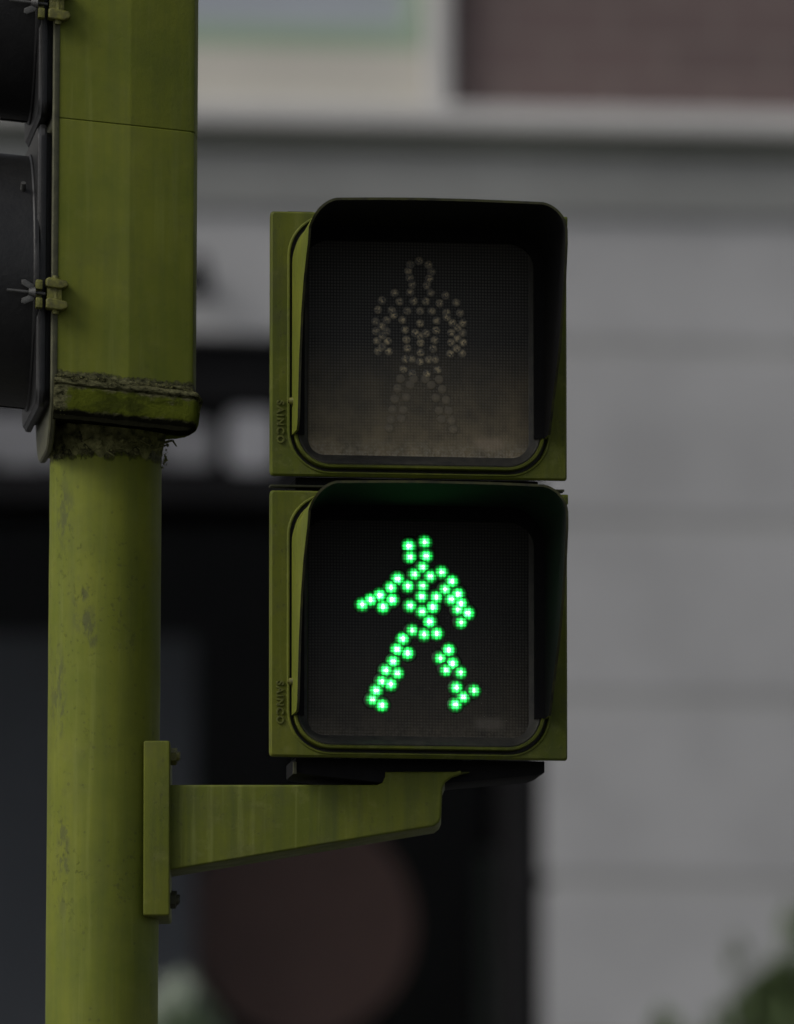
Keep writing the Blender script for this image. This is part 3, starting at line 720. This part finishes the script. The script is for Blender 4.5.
obj('dry_debris', bm, M['crust'], tl, U, 70)
# front flange plate (rounded bottom, hangs below the doors)
def yz_ring(wd, h, r, x, zc, n=10): return [(x, y, zc + z) for y, z in rr(wd, h, r, n)]
bm = bmesh.new(); zc, hh = (876 - 34) / 2, 876 + 34
loft(bm, [yz_ring(211, hh, 70, -57, zc), yz_ring(213, hh + 2, 70, -58.5, zc), yz_ring(213, hh + 2, 70, -62, zc), yz_ring(210, hh - 1, 69, -63.5, zc)], True, True)
shear(bm); obj('front_flange', bm, M['flange'], tl, U, 35)
for k in range(3):
    z0 = 1 + 291 * k; zc = z0 + 143
    bm = bmesh.new()
    loft(bm, [yz_ring(190, 270, 14, -63, zc), yz_ring(192, 272, 14, -68, zc), yz_ring(207, 284, 16, -69, zc), yz_ring(209, 285, 16, -71, zc), yz_ring(208, 284, 16, -74.5, zc), yz_ring(202, 279, 16, -76, zc), yz_ring(200, 277, 16, -77.5, zc), yz_ring(180, 256, 60, -78.5, zc)], True, True)
    shear(bm); dr = obj('door', bm, M['plastic'], tl, U, 38)
    bm = bmesh.new(); go, gi = [], []; nA, nL = 72, 12; vz = zc - 4.5
    for j in range(nA + 1):
        th = R(-88 + 356 * j / nA)                                   # open at the bottom by a hair
        up = (1 + math.sin(th)) / 2
        L = 32 + 175 * up ** .75
        ro, ri = [], []
        for l in range(nL + 1):
            x = -76 - L * l / nL
            ro.append(bm.verts.new((x, 107 * math.cos(th), vz + 127.5 * math.sin(th)))); ri.append(bm.verts.new((x, 104 * math.cos(th), vz + 124.5 * math.sin(th))))
        go.append(ro); gi.append(ri)
    for j in range(nA):
        for l in range(nL):
            bm.faces.new((go[j][l], go[j+1][l], go[j+1][l+1], go[j][l+1])); bm.faces.new((gi[j][l], gi[j][l+1], gi[j+1][l+1], gi[j+1][l]))
        bm.faces.new((go[j][nL], go[j+1][nL], gi[j+1][nL], gi[j][nL])); bm.faces.new((go[j][0], gi[j][0], gi[j+1][0], go[j+1][0]))
    shear(bm); obj('visor', bm, M['plastic'], tl, U, 40)
    bm = bmesh.new()
    loft(bm, [[(x, rr2 * .835 * math.cos(2*math.pi*j/64), vz + rr2 * math.sin(2*math.pi*j/64)) for j in range(64)] for x, rr2 in ((-76, 129.5), (-80, 129.5), (-81.5, 128), (-81.5, 120))])
    shear(bm); obj('visor_collar', bm, M['plastic'], tl, U, 40)
    bm = bmesh.new()
    loft(bm, [[(x, rr2 * .84 * math.cos(2*math.pi*j/48), vz + rr2 * math.sin(2*math.pi*j/48)) for j in range(48)] for x, rr2 in ((-80, 117), (-86, 95), (-92, 60), (-94, 20))], False, True)
    shear(bm); lm = ((.10, .008, .006), (.10, .06, .006), (.006, .07, .03))[2 - k]
    obj('lens', bm, simple('dark tinted lens', lm, .2, .2, 20, .5), tl, U, 60)
    bm = bmesh.new(); cyl(bm, (-91, -80, vz + 78), (-91, -90, vz + 86), 3, 2.4, 12); shear(bm); obj('visor_screw', bm, M['steel'], tl, U, 30)
# hinge clips with wing nuts on the near side
for zc_py in (298, 9):
    yy = -W - 2; zc = zl(zc_py, T0, yy) - SH * -66
    h = empty('hinge_clip', (0, 0, 0)); h.parent = tl
    bpy.data.objects.remove(h)
    bm = bmesh.new()
    for dz0, dz1 in ((6.5, 15.5), (-15, -5)):
        prism(bm, [(-73, zc + dz0 + 1), (-71, zc + dz0), (-58, zc + dz0 - .5), (-52, zc + dz0 + 2), (-50.5, zc + (dz0 + dz1) / 2), (-53, zc + dz1 - 1), (-70, zc + dz1 + 1), (-73, zc + dz1 - 1)], yy - 12, yy + 4, 1.6, 3)
    box(bm, -72, -57, yy - 8, yy + 3, zc - 6, zc + 7.5, 1.5)
    for v_ in bm.verts: v_.co.x += 3.5
    shear(bm); kn = obj('hinge_knuckle', bm, M['oldyellow'], tl, U, 40)
    bm = bmesh.new(); cyl(bm, (-59.5, yy - 5, zc - 19), (-59.5, yy - 5, zc + 19), 3.6, n=14); shear(bm); obj('hinge_pin', bm, M['oldyellow'], kn, U, 40)
    bm = bmesh.new()
    box(bm, -83, -76.5, yy - 11, yy + 2, zc + 3.5, zc + 13, 1.2); box(bm, -83, -76.5, yy - 11, yy + 2, zc - 15, zc - 5, 1.2); box(bm, -82, -77, yy - 4, yy + 2, zc - 8, zc + 8)
    for v_ in bm.verts: v_.co.x += 3.5
    shear(bm); obj('clamp_lug', bm, M['oldyellow'], tl, U, 40)
    bm = bmesh.new(); cyl(bm, (-108, yy - 6, zc), (-70, yy - 6, zc), 1.7, n=12); shear(bm); obj('clamp_bolt', bm, M['steel'], tl, U, 40)
    bm = bmesh.new(); cyl(bm, (-90, yy - 6, zc), (-83.5, yy - 6, zc), 3.6, 5.6, 14)
    for s in (1, -1):
        prism(bm, [(-84.5, zc + s * 3), (-88.5, zc + s * 2.5), (-97, zc + s * 7), (-97.5, zc + s * 11.5), (-94, zc + s * 12.5), (-85, zc + s * 8)], yy - 7.5, yy - 4.5, 1.0, 2)
    for v_ in bm.verts: v_.co.x += 3.5
    shear(bm); obj('wing_nut', bm, M['steel'], tl, U, 40)
